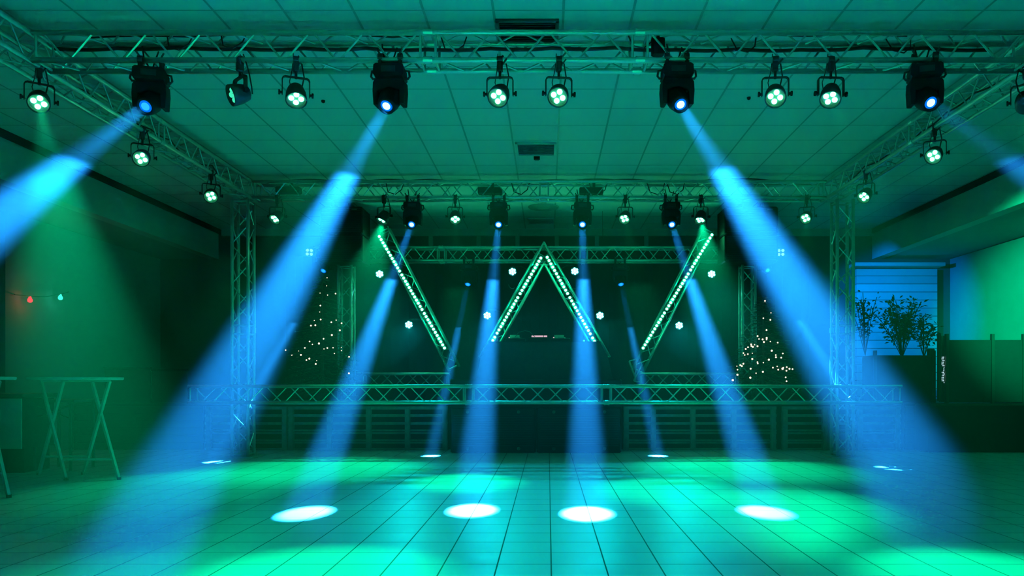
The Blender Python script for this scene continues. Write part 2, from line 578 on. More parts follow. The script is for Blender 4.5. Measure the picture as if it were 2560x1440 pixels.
leg('outer sloping truss of the W sign on the cocktail table side', (956, 572), (1134, 922))
leg('inner sloping truss of the W sign on the cocktail table side', (1357, 634), (1210, 900))
leg('inner sloping truss of the W sign on the plank wall side', (1363, 634), (1514, 900))
leg('outer sloping truss of the W sign on the plank wall side', (1774, 572), (1594, 930))
# the peak and the foot pieces
pk = thing('sign_peak', 'pointed aluminium tip joining the two inner trusses of the W sign', 'truss', at(1360, 640, YW))
pts = [at(1360, 606, YW), at(1330, 662, YW), at(1390, 662, YW), at(1360, 606, YW + .2), at(1330, 662, YW + .2), at(1390, 662, YW + .2)]
mb = MB()
for i, j in ((0, 1), (0, 2), (3, 4), (3, 5), (1, 4), (2, 5), (0, 3), (1, 2), (4, 5)):
    mb.tube(pts[i], pts[j], 0.019 if i in (0, 3) else 0.01, n=8)
mb.build('tip_frame', 'alu', pk, pk.location)
ft = thing('hinge_bracket', 'bent aluminium hinge foot under the outer W truss on the plank wall side', 'truss', at(1590, 940, YW))
q = [at(1573, 903, YW), at(1590, 898, YW), at(1588, 945, YW), at(1605, 912, YW), at(1585, 953, YW), at(1604, 955, YW)]
mb = MB().tube(q[0], q[2], .017).tube(q[1], q[2], .012).tube(q[0], q[1], .012).tube(q[2], q[3], .012).tube(q[2], q[4], .02).tube(q[4], q[5], .012)
mb.build('hinge', 'alu', ft, ft.location)


def batten(label, a, b, n):
    """strip of n LEDs between two pixels on the front of the sign"""
    y = YW - 0.05
    pa, pb = at(*a, y), at(*b, y)
    d = (pb - pa).normalized()
    nrm = Vector((0, 1, 0)).cross(d)
    step = (pb - pa).length / (n - 1)
    root = thing('led_batten', label, 'led batten', pa, 'LED battens of the W sign')
    R = Matrix((d, Vector((0, 1, 0)), nrm)).transposed()
    c = (pa + pb) / 2
    MB().box((c.x, y + 0.035, c.z), ((pb - pa).length + step * 0.95, 0.05, 0.075), R).build('housing', 'housing', root, pa)
    for k in range(n):
        p = pa + d * (step * k)
        MB().lathe([(0, 0.024), (0.012, 0.022), (0.018, 0.014), (0.02, 0.004)], (p.x, y + 0.008, p.z), (0, -1, 0), 12).build('led_lens', 'whitegreen', root, pa)
    for f in ((0.25, 0.75) if n > 3 else (0.5,)):
        l = bpy.data.lights.new('batten_light', 'POINT')
        l.energy = 1.5
        l.color = GREEN
        l.shadow_soft_size = 0.015
        o = bpy.data.objects.new('batten_light', l)
        o.parent = root
        q = pa.lerp(pb, f) - pa
        o.location = (q.x, -0.05, q.z)
        COL.objects.link(o)


def strip(who, a, b, total, chunks, words):
    k = 0
    gap = 0.25
    units = total - 1 + gap * (len(chunks) - 1)
    t = 0.0
    for n, wd in zip(chunks, words):
        f0, f1 = t / units, (t + n - 1) / units
        pa = (a[0] + (b[0] - a[0]) * f0, a[1] + (b[1] - a[1]) * f0)
        pb = (a[0] + (b[0] - a[0]) * f1, a[1] + (b[1] - a[1]) * f1)
        batten('%s glowing green LED batten on %s' % (wd, who), pa, pb, n)
        t += n - 1 + 1 + gap


W3 = ('topmost', 'middle', 'lowest')
strip('the outer W truss, cocktail table side', (948, 591), (1111, 870), 36, (12, 12, 12), W3)
strip('the inner W truss, cocktail table side', (1352, 645), (1232, 851), 26, (12, 12, 2), W3)
strip('the inner W truss, plank wall side', (1368, 643), (1486, 853), 26, (12, 12, 2), W3)
strip('the outer W truss, plank wall side', (1780, 587), (1608, 870), 36, (12, 12, 12), W3)

# ------------------------------------------------------------------ PAR cans
def make_par():
    root = thing('par_can', '-', 'stage light', (0, 0, 0), 'four-LED par cans on the rig')
    m = MB().rbox((0, 0, -0.055), (0.045, 0.06, 0.09), 0.008).tube((0, 0, -0.16), (0, 0, -0.08), 0.012)
    m.lathe([(-0.025, 0.034), (0.025, 0.034)], (0, 0, 0), (1, 0, 0), 12).tube((0.02, 0, -0.04), (0.06, -0.03, 0.0), 0.008)
    m.build('clamp', 'blackmetal', root)
    a = [(-0.112, 0, -0.305), (-0.112, 0, -0.175), (-0.104, 0, -0.158), (-0.088, 0, -0.15), (0.088, 0, -0.15), (0.104, 0, -0.158), (0.112, 0, -0.175), (0.112, 0, -0.305)]
    m = MB()
    for p, q in zip(a[:-1], a[1:]):
        p, q = Vector(p), Vector(q)
        d = (q - p).normalized()
        R = Matrix((d, Vector((0, 1, 0)), d.cross(Vector((0, 1, 0))))).transposed()
        m.box((p + q) / 2, ((q - p).length + 0.006, 0.034, 0.008), R)
    m.build('bracket', 'blackmetal', root)
    for s in (-1, 1):
        MB().lathe([(0, 0.012), (0.022, 0.012), (0.022, 0.022), (0.036, 0.022)], (s * 0.108, 0, -0.29), (s, 0, 0), 10).build('knob', 'black', root)
    m = MB().path([(0.02, 0.02, 0.05), (0.05, 0.03, -0.02), (0.07, 0.05, -0.12), (0.05, 0.08, -0.22), (0.02, 0.10, -0.27)], 0.006)
    m.path([(-0.02, 0.01, 0.06), (-0.03, 0.03, -0.08), (-0.05, 0.06, -0.17), (-0.03, 0.08, -0.24)], 0.004)
    m.build('power_cable', 'rubber', root)
    h = MB().lathe([(-0.075, 0.03), (-0.07, 0.062), (-0.05, 0.07), (0.0, 0.084), (0.045, 0.088), (0.085, 0.09), (0.085, 0.080), (0.055, 0.076)], (0, 0, 0), (0, -1, 0), 28)
    for k in range(6):
        h.box((0, 0.055 + 0.006 * k, 0), (0.10 - 0.01 * k, 0.003, 0.10 - 0.01 * k))
    ho = h.build('housing', 'housing', root, smooth=True)
    ho.location = (0, 0, -0.29)
    face = MB().lathe([(0.050, 0.076), (0.056, 0.074), (0.056, 0.01)], (0, 0, 0), (0, -1, 0), 28).build('lens_plate', 'bezel', ho)
    for (x, z) in ((0, 0.040), (0.040, 0), (0, -0.040), (-0.040, 0)):
        MB().lathe([(0.055, 0.0235), (0.066, 0.0225), (0.074, 0.016), (0.077, 0.005)], (x, 0, z), (0, -1, 0), 14).build('led_lens', 'greenled', ho, smooth=True)
    return root


par0 = make_par()


def aim_angles(d):
    d = Vector(d).normalized()
    pan = math.atan2(d.x, -d.y)
    tilt = math.asin(max(-1, min(1, -d.z)))
    return pan, tilt


def place_par(label, px, py, y, target, watts=1.0, roll=0.0, angle=34, dim=False, side=None, color=GREEN):
    """the can whose lens is seen at (px, py); hangs 0.29 m under its chord"""
    p = at(px, py, y)
    r = copy_tree(par0)
    zc_ = Z_LO
    xc = XL if abs(p.x - XL) < .15 and not (YB < y < YB + .1) else (XR if abs(p.x - XR) < .15 else p.x)
    r.location = (xc, y, zc_)
    p = Vector((xc, y, zc_ - 0.29))
    r['label'] = label
    d = Vector(target) - p
    pan, tilt = aim_angles(d)
    r.rotation_euler = (0, 0, pan if side is None else pan)
    for ch in r.children:
        if ch.name.startswith('housing'):
            ch.rotation_euler = Euler((tilt, roll, 0), 'XYZ')
            if dim:
                for q in ch.children:
                    if q.name.startswith('led_lens'):
                        q.data = q.data.copy()
                        q.data.materials[0] = M['greendim']
    dn = d.normalized()
    spot('par_light', p + dn * 0.10, dn, PAR_W * watts, color, angle, 0.9, 0.03)
    return r


YP = YF
S1, S2 = 'the cocktail table side', 'the plank wall side'
place_par('green par can on the crossing truss turned away sideways, its lens half hidden', 600, 239, YP, (-5.2, 4.2, 2.1), 0.2, 0.3, dim=True, angle=30)
place_par('green par can on the crossing truss beside the can turned away', 740, 235, YP, (-1.35, 4.6, 0), 1.4, angle=26)
place_par('green par can on the crossing truss below the dark ceiling panel', 1250, 229, YP, (-0.6, 2.9, 0), 0.7, 0.25, angle=26)
place_par('green par can on the crossing truss just past the dark ceiling panel', 1397, 226, YP, (0.6, 2.6, 0), 0.7, 0.3, angle=26)
place_par('green par can on the crossing truss, first after the third blue beam light', 1938, 225, YP, (1.6, 3.0, 0), 0.8, 0.15, angle=26)
place_par('green par can on the crossing truss, second after the third blue beam light', 2077, 222, YP, (2.6, 4.5, 0), 1.3, 0.35, angle=26)
place_par('green par can with the strongest glow on the side truss, %s' % S1, 103, 250, 6.84, (-1.9, 3.5, 0), 13.0, 0.2, angle=16)
place_par('green par can midway on the side truss, %s' % S1, 365, 392, 8.58, (-2.0, 3.6, 0), 0.5, 0.35, angle=28)
place_par('green par can near the tower on the side truss, %s' % S1, 533, 487, 10.33, (-1.6, 6.0, 0), 0.35, 0.35, angle=26)
place_par('green par can cut by the frame edge on the side truss, %s' % S2, 2564, 252, 6.86, (8.3, 12.8, 2.3), 9.0, 0.3, angle=29)
place_par('green par can midway on the side truss, %s' % S2, 2340, 385, 8.47, (2.2, 4.0, 0), 0.5, 0.4, angle=28)
place_par('green par can near the tower on the side truss, %s' % S2, 2180, 486, 10.31, (1.9, 7.0, 0), 0.4, 0.3, angle=26)
place_par('added green par can on the side truss beyond the frame edge, %s' % S1, -1268, -453, 3.4, (-1.6, 0.2, 0), 16.0, angle=38)  # added lamp out of view; its bounce off the floor brightens the ceiling
place_par('added green par can on the side truss beyond the frame edge, %s' % S2, 3850, -453, 3.4, (1.6, 0.2, 0), 16.0, angle=38)  # unseen twin on the other side, also added to lift the ceiling light
YQ = YB
place_par('green par can at the end of the tower-to-tower truss, %s' % S1, 693, 546, YQ, (-4.0, 9.5, 1.0), 0.5, 0.45, angle=40)
place_par('green par can on the tower-to-tower truss above the outer W tip, %s' % S1, 960, 547, YQ, (-3.0, 10.3, 0), 1.1, 0.3, angle=50)
place_par('green par can between two beam lights on the tower-to-tower truss, %s' % S1, 1138, 548, YQ, (-0.95, 8.9, 0), 1.5, 0.0, angle=20)
place_par('green par can between two beam lights on the tower-to-tower truss, %s' % S2, 1563, 545, YQ, (1.3, 8.3, 0), 1.3, 0.4, angle=22)
place_par('green par can on the tower-to-tower truss above the outer W tip, %s' % S2, 1752, 545, YQ, (2.5, 10.3, 0), 1.1, 0.3, angle=50)
place_par('green par can at the end of the tower-to-tower truss, %s' % S2, 2017, 541, YQ, (2.2, 7.1, 0), 1.2, 0.4, angle=22)

# ------------------------------------------------------------------ moving heads
def make_head():
    root = thing('moving_head', '-', 'stage light', (0, 0, 0), 'blue moving head beam lights')
    for s in (-1, 1):
        m = MB().rbox((s * 0.085, 0, -0.05), (0.035, 0.05, 0.09), 0.006).lathe([(-0.02, 0.035), (0.02, 0.035)], (s * 0.085, 0, 0), (1, 0, 0), 12)
        m.tube((s * 0.085, -0.03, 0.02), (s * 0.11, -0.05, 0.055), 0.008)
        m.build('clamp', 'blackmetal', root)
    m = MB()
    prof = [(-0.105, -0.085), (0.105, -0.085), (0.125, -0.10), (0.13, -0.175), (0.115, -0.19), (-0.115, -0.19), (-0.13, -0.175), (-0.125, -0.10)]
    m.prism([(x, -0.10, z) for x, z in prof], (0, 0.20, 0))
    b = m.build('base', 'black', root)
    for s in (-1, 1):
        m = MB().path([(s * 0.125, 0, -0.115), (s * 0.158, 0, -0.118), (s * 0.166, 0, -0.165), (s * 0.15, 0, -0.185), (s * 0.125, 0, -0.185)], 0.010, 6)
        m.build('handle', 'blackmetal', b)
    MB().box((0, -0.102, -0.135), (0.12, 0.004, 0.05)).build('display', 'blackmetal', b)
    MB().path([(0.05, 0.04, 0.10), (0.02, 0.03, 0.0), (0.0, 0.05, -0.05), (-0.02, 0.03, -0.09)], 0.007).path([(-0.08, 0.04, 0.13), (-0.06, 0.02, 0.02), (-0.03, 0.05, -0.04), (0.03, 0.03, -0.09)], 0.007).build('power_cable', 'rubber', root)
    m = MB()
    out = [(-0.118, -0.20), (0.118, -0.20), (0.136, -0.225), (0.140, -0.30), (0.132, -0.415), (0.125, -0.42), (0.098, -0.42), (0.094, -0.30), (0.072, -0.292), (0.035, -0.276), (0, -0.272), (-0.035, -0.276), (-0.072, -0.292), (-0.094, -0.30), (-0.098, -0.42), (-0.125, -0.42), (-0.132, -0.415), (-0.140, -0.30), (-0.136, -0.225)]
    vs = [Vector((x, -0.055, z)) for x, z in out] + [Vector((x, 0.055, z)) for x, z in out]
    n = len(out)
    fs = [(k, (k + 1) % n, n + (k + 1) % n, n + k) for k in range(n)]
    half = n // 2
    # front and back closed by strips so that the concave outline stays clean
    loops = [(0, 1, 2, 18), (18, 2, 3, 17), (17, 3, 7, 13), (13, 7, 8, 12), (12, 8, 9, 11), (9, 10, 11), (3, 4, 5, 6, 7), (17, 13, 14, 15, 16)]
    fs += [tuple(l) for l in loops] + [tuple(n + i for i in reversed(l)) for l in loops]
    m.add(vs, fs)
    m.build('yoke', 'black', root)
    h = MB().lathe([(-0.115, 0.03), (-0.11, 0.066), (-0.06, 0.086), (0.0, 0.094), (0.05, 0.092), (0.11, 0.078), (0.135, 0.072), (0.135, 0.058), (0.118, 0.054)], (0, 0, 0), (0, -1, 0), 26)
    ho = h.build('head', 'black', root, smooth=True)
    ho.location = (0, 0, -0.355)
    MB().lathe([(0.112, 0.054), (0.120, 0.050), (0.123, 0.034)], (0, 0, 0), (0, -1, 0), 22).build('lens', 'bluelensrim', ho, smooth=True)
    MB().lathe([(0.122, 0.036), (0.128, 0.024), (0.130, 0.006)], (0, 0, 0), (0, -1, 0), 20).build('lens_core', 'bluelens', ho, smooth=True)
    return root


head0 = make_head()
def place_head(label, px, py, y, target, angle, watts, rz=0.0, dim=False, rad=0.05, blend=0.5):
    """(px, py) is the pivot of the lamp head"""
    p = at(px, py, y)
    r = copy_tree(head0)
    r.location = (p.x, y, p.z + 0.355)
    r['label'] = label
    r.rotation_euler = (0, 0, rz)
    d = (Vector(target) - p).normalized()
    pan, tilt = aim_angles(d)
    for ch in r.children:
        if ch.name.startswith('head'):
            ch.rotation_euler = Euler((tilt, 0, pan - rz), 'XYZ')
            if dim:
                for q in ch.children:
                    if q.name.startswith('lens_core'):
                        q.data = q.data.copy()
                        q.data.materials[0] = M['bluelensdim']
        if ch.name.startswith('yoke'):
            ch.rotation_euler = (0, 0, 0.5 * (pan - rz))
    spot('beam_light', p + d * 0.14, d, BEAM_W * watts, BLUE, angle, blend, rad)
    return r


YH = YF
place_head('blue moving head at the truss end sending its beam over the cocktail table', 378, 255, YH, at(378, 255, YH) + Vector((0, -1, -0.75)) * 4.75, 8.0, 1.7, 0.25, dim=True)
place_head('blue moving head on the crossing truss with a wide beam, nearer the cocktail table', 976, 247, YH, at(976, 247, YH) + Vector((-.17, -.75, -.85)) * 4.2, 7.8, 2.3)
place_head('blue moving head on the crossing truss with a wide beam, nearer the plank wall', 1692, 246, YH, at(1692, 246, YH) + Vector((.17, -.80, -.78)) * 4.5, 7.6, 2.3)
place_head('blue moving head at the truss end near the plank wall, its beam faint', 2312, 246, YH, at(2312, 246, YH) + Vector((0.05, -1, -0.75)) * 4.7, 6.0, 0.5, -0.25)
YK = YB
place_head('blue moving head on the tower-to-tower truss, first from the cocktail table side', 1032, 553, YK, on_floor(765, 1282), 4.2, 2.4, blend=0.35)
place_head('blue moving head on the tower-to-tower truss, second from the cocktail table side', 1247, 553, YK, on_floor(1181, 1275), 4.2, 2.4, blend=0.35)
place_head('blue moving head on the tower-to-tower truss, third from the cocktail table side', 1456, 553, YK, on_floor(1468, 1283), 4.2, 2.4, blend=0.35)
place_head('blue moving head on the tower-to-tower truss, fourth from the cocktail table side', 1677, 553, YK, on_floor(1913, 1280), 4.2, 2.4, blend=0.35)
YR = 14.20
place_head('small distant moving head under the big speaker near the cocktail table', 814, 667, YR, on_floor(540, 1155), 3.8, 1.5, dim=True)
place_head('small distant moving head on the stage truss inside the W, cocktail table side', 1172, 699, YR, on_floor(1078, 1140), 3.8, 1.5, dim=True)
place_head('small distant moving head on the stage truss inside the W, plank wall side', 1550, 699, YR, on_floor(1645, 1140), 3.8, 1.5, dim=True)
place_head('small distant moving head under the big speaker near the plank wall', 1914, 667, YR, on_floor(2230, 1170), 3.8, 1.5, dim=True)

# the patterns the copies were taken from
for o in [q for p0 in (par0, head0) for q in (list(p0.children_recursive) + [p0])]:
    bpy.data.objects.remove(o)

# ------------------------------------------------------------------ seven-LED wash lights on the W and four-LED pods by the speakers
def wash(label, px, py, y, armx, target, watts=1.0, leds=7, mat='cyanled', color=CYAN, group='small wash lights around the W sign'):
    p = at(px, py, y)
    d = (Vector(target) - p).normalized()
    root = thing('wash_light', label, 'stage light', p, group)
    m = MB().lathe([(-0.10, 0.03), (-0.09, 0.06), (0.0, 0.078), (0.03, 0.08), (0.03, 0.07), (0.015, 0.068)], p, d, 22)
    ho = m.build('housing', 'housing', root, p, smooth=True)
    u = d.cross(Z).normalized()
    v = u.cross(d)
    if leds == 7:
        offs = [(0, 0)] + [(0.045 * math.cos(k * PI / 3 + .4), 0.045 * math.sin(k * PI / 3 + .4)) for k in range(6)]
        r = 0.022
    else:
        offs = [(-0.033, -0.033), (0.033, -0.033), (0.033, 0.033), (-0.033, 0.033)]
        r = 0.027
    for a, b in offs:
        MB().lathe([(0.012, r), (0.03, r * .9), (0.036, r * .3)], p + u * a + v * b, d, 12).build('led_lens', mat, ho, p)
    e = p + Vector((armx, 0.06, 0.02))
    MB().path([p + Vector((0, 0.06, 0)), p + Vector((0, 0.09, 0.10)), p + Vector((armx * .5, 0.09, 0.10)), e], 0.012).build('mounting_arm', 'blackmetal', root, p)
    if watts:
        spot('wash_spot', p + d * 0.06, d, PAR_W * watts * 0.17, color, 46, 1.0, 0.03)


YS = 13.85
for (px, py, armx, w, tgt) in ((949, 684, .34, .5, (-1.6, 8.4, 0)), (1022, 811, .34, .9, (-1.2, 8.0, 0)), (1218, 788, .30, .9, (-0.4, 8.2, 0)), (1281, 678, .30, .8, (-0.2, 7.6, 0)),
                               (1437, 677, -.30, .8, (0.3, 7.6, 0)), (1500, 788, -.30, .9, (0.5, 8.2, 0)), (1698, 813, -.34, .9, (1.4, 8.0, 0)), (1779, 684, -.34, .6, (2.0, 8.4, 0))):
    leg_ = 'outer' if px < 1100 or px > 1600 else 'inner'
    hi = 'upper' if py < 740 else 'lower'
    wash('%s seven-LED cyan wash light on the %s W truss, %s' % (hi, leg_, S1 if px < 1370 else S2), px, py, YS, armx, tgt, w)
wash('pale blue four-LED wash light below the big speaker, %s' % S1, 773, 630, 13.45, .3, at(773, 630, 13.45) + Vector((1.2, -3, -1.2)), 0, 4, 'paleled')
wash('pale blue four-LED wash light below the big speaker, %s' % S2, 1952, 631, 13.45, -.3, at(1952, 631, 13.45) + Vector((-.6, -3, -.6)), 0, 4, 'paleled')

pw = at(1952, 631, 13.45) + Vector((.12, .05, .05))
spot('plank_wash', pw, Vector((7.2, 16.0, 2.5)) - pw, 1500.0, (0.0, 0.22, 1.0), 46, 1.0, 0.03)

# ------------------------------------------------------------------ speakers on the stage towers
def speaker(label, xa, xb):
    a, b = at(xa, 515, 13.3), at(xb, 655, 13.3)
    c = (a + b) / 2
    root = thing('hanging_speaker', label, 'speaker', (c.x, 13.6, b.z), 'big black speakers above the stage')
    w = b.x - a.x
    hh = a.z - b.z
    for k in range(2):
        zc_ = b.z + hh * (k + 0.5) / 2
        cab = MB().rbox((c.x, 13.6, zc_), (w, 0.6, hh / 2 - 0.012), 0.02).build('cabinet', 'black', root, root.location)
        g = MB()
        for i in range(12):
            g.box((c.x, 13.295, zc_ - hh * .2 + hh * .4 * i / 11), (w * .92, 0.012, 0.012))
        g.build('grille', 'blackmetal', cab, root.location)
    MB().box((c.x - w * .2, 13.45, a.z + 0.02), (0.05, 0.3, 0.05)).box((c.x + w * .2, 13.45, a.z + 0.02), (0.05, 0.3, 0.05)).build('rigging_bar', 'blackmetal', root, root.location)
    MB().box((b.x - 0.14, 13.296, a.z - 0.05), (0.09, 0.006, 0.03)).build('badge', 'bezel', root, root.location)


speaker('stack of two big black speakers on the stage tower, %s' % S1, 800, 906)
speaker('stack of two big black speakers on the stage tower, %s' % S2, 1812, 1946)

# ------------------------------------------------------------------ subwoofers, riser and DJ booth
YSUB = 12.40
for xa, xb, nm in ((1126, 1339, S1), (1342, 1554, S2)):
    xA, xB = at(xa, 1000, YSUB).x, at(xb, 1000, YSUB).x
    root = thing('subwoofer', 'black subwoofer cabinet on the floor under the booth, %s' % nm, 'speaker', ((xA + xB) / 2, YSUB + .3, 0), 'floor subwoofers')
    MB().rbox(((xA + xB) / 2, YSUB + .34, 0.36), (xB - xA, .66, .72), .02).build('cabinet', 'black', root, root.location)
    for x in (xA + .27, xB - .27):
        for z in (.07, .655):
            MB().lathe([(0, .028), (.012, .026), (.016, .012)], (x, YSUB + .012, z), (0, -1, 0), 12).build('corner_bolt', 'bezel', root, root.location)
    g = MB()
    for i in range(14):
        g.box(((xA + xB) / 2, YSUB + .004, .12 + .48 * i / 13), (xB - xA - .1, .014, .014))
    g.build('grille', 'blackmetal', root, root.location)
xA, xB = at(1125, 947, YSUB).x, at(1555, 947, YSUB).x
tag(MB().rbox(((xA + xB) / 2, YSUB + .33, .72 + .227), (xB - xA, .64, .453), .015).build('booth_riser', 'black'), 'long black riser box lying on the two subwoofers', 'riser')

YD = 13.2
bt = thing('dj_booth', 'black cloth covered booth with flared sides in the middle of the stage', 'booth', (at(1360, 900, YD).x, YD + .35, .775))
p = [at(1222, 856, YD), at(1500, 856, YD), at(1524, 895, YD), at(1545, 960, YD)]
zb = .78
out = [(at(1222, 856, YD).x, at(1222, 856, YD).z), (at(1500, 856, YD).x, at(1500, 856, YD).z), (at(1520, 892, YD).x, at(1520, 892, YD).z), (at(1545, 960, YD).x, zb), (at(1177, 960, YD).x, zb), (at(1202, 892, YD).x, at(1202, 892, YD).z)]
MB().prism([(x, YD, z) for x, z in out], (0, .75, 0)).build('cloth_cover', 'boothcloth', bt, bt.location)
zt = out[0][1]
MB().box((at(1361, 856, YD).x, YD + .37, zt + .008), (at(1500, 856, YD).x - at(1222, 856, YD).x + .02, .78, .016)).build('worktop', 'stageblack', bt, bt.location)
zt += .016


def deck(label, pxa, pxb):
    a, b = at(pxa, 850, YD + .15).x, at(pxb, 850, YD + .15).x
    root = thing('media_player', label, 'dj player', ((a + b) / 2, YD + .35, zt), 'DJ players on the booth')
    c = (a + b) / 2
    MB().rbox((c, YD + .36, zt + .035), (b - a, .38, .065), .01).build('body', 'black', root, root.location)
    MB().lathe([(0, .095), (.012, .09), (.014, .02)], (c, YD + .30, zt + .068), (0, 0, 1), 20).build('jog_wheel', 'bezel', root, root.location)
    MB().box((c - .02, YD + .50, zt + .10), (.17, .03, .075), Euler((-.6, 0, 0))).build('screen', 'bezel', root, root.location)
    MB().rbox((c - .11, YD + .50, zt + .085), (.035, .03, .035), .004).build('control_knob', 'pinkled', root, root.location)


deck('black DJ player on the booth, %s' % S1, 1262, 1313)
deck('black DJ player on the booth, %s' % S2, 1377, 1426)
a, b = at(1322, 850, YD + .15).x, at(1370, 850, YD + .15).x
mx = thing('dj_mixer', 'DJ mixer with pink lit display between the two players', 'mixer', ((a + b) / 2, YD + .35, zt))
MB().rbox(((a + b) / 2, YD + .36, zt + .045), (b - a, .36, .08), .01).build('body', 'black', mx, mx.location)
MB().box(((a + b) / 2 - .02, YD + .28, zt + .088), (.20, .10, .02), Euler((.5, 0, 0))).build('display', 'pinkled', mx, mx.location)
MB().box(((a + b) / 2 + .12, YD + .28, zt + .088), (.06, .10, .02), Euler((.5, 0, 0))).build('meter', 'pinkled', mx, mx.location)
for i in range(4):
    for j in range(3):
        MB().tube((a + .06 + .06 * i, YD + .4 + .05 * j, zt + .08), (a + .06 + .06 * i, YD + .4 + .05 * j, zt + .105), .009, n=8).build('control_knob', 'bezel', mx, mx.location)
ca, cb, cc = at(1288, 842, YD + .2), at(1315, 826, YD + .2), at(1335, 840, YD + .2)
tag(MB().path([ca, at(1297, 831, YD + .2), at(1312, 827, YD + .2), at(1324, 829, YD + .2), cc, (cc.x + .02, YD + .3, zt + .09)], .006).build('audio_cable', 'bezel'), 'thin grey audio cable arching over the DJ players', 'cable')
tag(MB().ball(at(1460, 852, YD + .02), .018).build('indicator_lamp', 'tealbulb'), 'tiny lit lamp on the booth edge inside the blue beam', 'lamp')

# ------------------------------------------------------------------ pallets on edge below the stage
YPAL = 12.90


def pallet(label, posts, xa=None, xb=None):
    xs = [at(p, 1000, YPAL).x for p in posts]
    A = at(xa, 1000, YPAL).x if xa else xs[0] - .05
    B = at(xb, 1000, YPAL).x if xb else xs[-1] + .05
    root = thing('wooden_pallet', label, 'pallet', ((A + B) / 2, YPAL, 0), 'pallets standing on edge below the stage')
    for (z, h) in ((.70, .05), (.575, .045), (.445, .045), (.33, .028), (.285, .028), (.165, .028), (.125, .028), (.02, .035)):
        MB().box(((A + B) / 2, YPAL + .01, z), (B - A, .022, h)).build('board', 'pallet', root, root.location)
    for x in xs:
        MB().box((x, YPAL + .045, .36), (.085, .05, .72)).build('stringer', 'pallet', root, root.location)
        MB().box((x, YPAL - .008, .36), (.075, .014, .72)).build('stringer', 'pallet', root, root.location)


pallet('pallet on edge below the stage behind the tower, %s' % S1, (520, 612, 711))
pallet('long pallet on edge below the stage between tower and subwoofers, %s' % S1, (727, 823, 921, 1018, 1112))
pallet('long pallet on edge below the stage beside the subwoofers, %s' % S2, (1566, 1634, 1733, 1835, 1934))
pallet('short pallet on edge below the stage just before the tower, %s' % S2, (1963, 2063))
pallet('pallet on edge below the stage behind the tower, %s' % S2, (2078, 2150, 2245))
# plank cladding of the stage front beyond the towers
for nm, xa, xb in ((S1, -7.9, -5.75), (S2, 5.95, 7.85)):
    root = thing('stage_cladding', 'dark boarded stage front beyond the tower, %s' % nm, 'cladding', ((xa + xb) / 2, 12.95, 0), 'boarded stage fronts')
    for k in range(6):
        MB().box(((xa + xb) / 2, 13.02, .06 + .122 * k), (xb - xa, .03, .112)).build('board', 'darkwood', root, root.location)

# ------------------------------------------------------------------ fir trees with fairy lights
def fir(label, light_label, cx, top, bottom, y, wpx, bulbs):
    base, tip = at(cx, bottom, y), at(cx, top, y)
    base.z = .775
    hgt = tip.z - base.z
    R = wpx / 2 * y / FPX
    root = thing('fir_tree', label, 'tree', base, 'lit fir trees on stage')
    MB().tube(base, (base.x, y, tip.z - .1), .035, .008).build('trunk', 'bark', root, base)
    MB().lathe([(0, .13), (.05, .14), (.18, .16), (.2, .15)], base, (0, 0, 1), 16).build('stand', 'black', root, base)
    m = MB()
    rng = random.Random(int(cx))
    for i in range(170):
        f = i / 170
        z = base.z + .25 + (hgt - .25) * f
        rr = R * (1 - f) ** .85 * rng.uniform(.65, 1.05) + .04
        ph = i * 2.399 + rng.uniform(-.3, .3)
        dirv = Vector((math.cos(ph), math.sin(ph), -0.18))
        c0 = Vector((base.x, y, z))
        n = max(3, int(rr / .07))
        for k in range(1, n + 1):
            q = c0 + dirv * (rr * k / n)
            for s in (-1, 0, 1):
                dv = (dirv + Vector((-math.sin(ph), math.cos(ph), 0)) * (s * .8) + Vector((0, 0, rng.uniform(-.2, .2)))).normalized()
                L = rng.uniform(.05, .10)
                up = dv.cross(Vector((rng.uniform(-1, 1), rng.uniform(-1, 1), 1))).normalized() * .011
                e = q + dv * L
                m.add([q - up, q + up, e + up * .2, e - up * .2], [(0, 1, 2, 3)])
    m.build('foliage', 'needle', root, base)
    lr = thing('fairy_lights', light_label, 'string lights', base, 'fairy lights on the firs')
    wire = []
    for (px, py, r) in bulbs:
        f = max(0.0, min(1.0, 1 - (py - top) / max(1, bottom - top)))
        p = at(px, py, y)
        rr = R * (1 - f) ** .85 + .03
        dx = max(-.98, min(.98, (p.x - base.x) / max(rr, .02)))
        yy = y - rr * math.sqrt(1 - dx * dx)
        p = at(px, py, yy)
        wire.append(p)
        MB().ball(p, (.004 + .0020 * r), 8, 6).build('bulb', 'fairy', lr, base)
    wire.sort(key=lambda p: -p.z)
    MB().path([w + Vector((0, .02, 0)) for w in wire], .003, 4).build('light_wire', 'rubber', lr, base)


BL = [(640 + x / 3, 420 + y / 3, r) for x, y, r in ((533, 823, 2.5), (530, 884, 1.5), (480, 938, 2), (537, 953, 2.5), (597, 942, 4), (483, 1032, 4.5), (478, 1080, 1.5), (485, 1136, 4.5), (437, 1143, 1.5), (445, 1179, 5), (412, 1182, 4.5), (565, 1157, 4.5), (601, 1141, 2.5),
      (642, 1164, 4.5), (629, 1217, 5), (569, 1253, 5.5), (507, 1281, 4), (402, 1301, 4), (423, 1323, 2.5), (472, 1316, 6), (366, 1349, 4), (222, 1366, 3.5), (268, 1402, 4), (337, 1402, 5), (400, 1430, 5.5), (378, 1441, 4), (448, 1470, 5),
      (535, 1350, 4), (510, 1357, 2.5), (578, 1348, 3), (588, 1391, 2.5), (641, 1369, 2), (698, 1416, 4.5), (697, 1540, 5), (455, 1445, 1.5), (640, 1346, 1.5), (320, 1372, 1.2))]
fir('dark fir tree on stage with warm fairy lights, %s' % S1, 'warm fairy lights wound over the fir tree, %s' % S1, 806, 690, 965, 13.0, 200, BL)
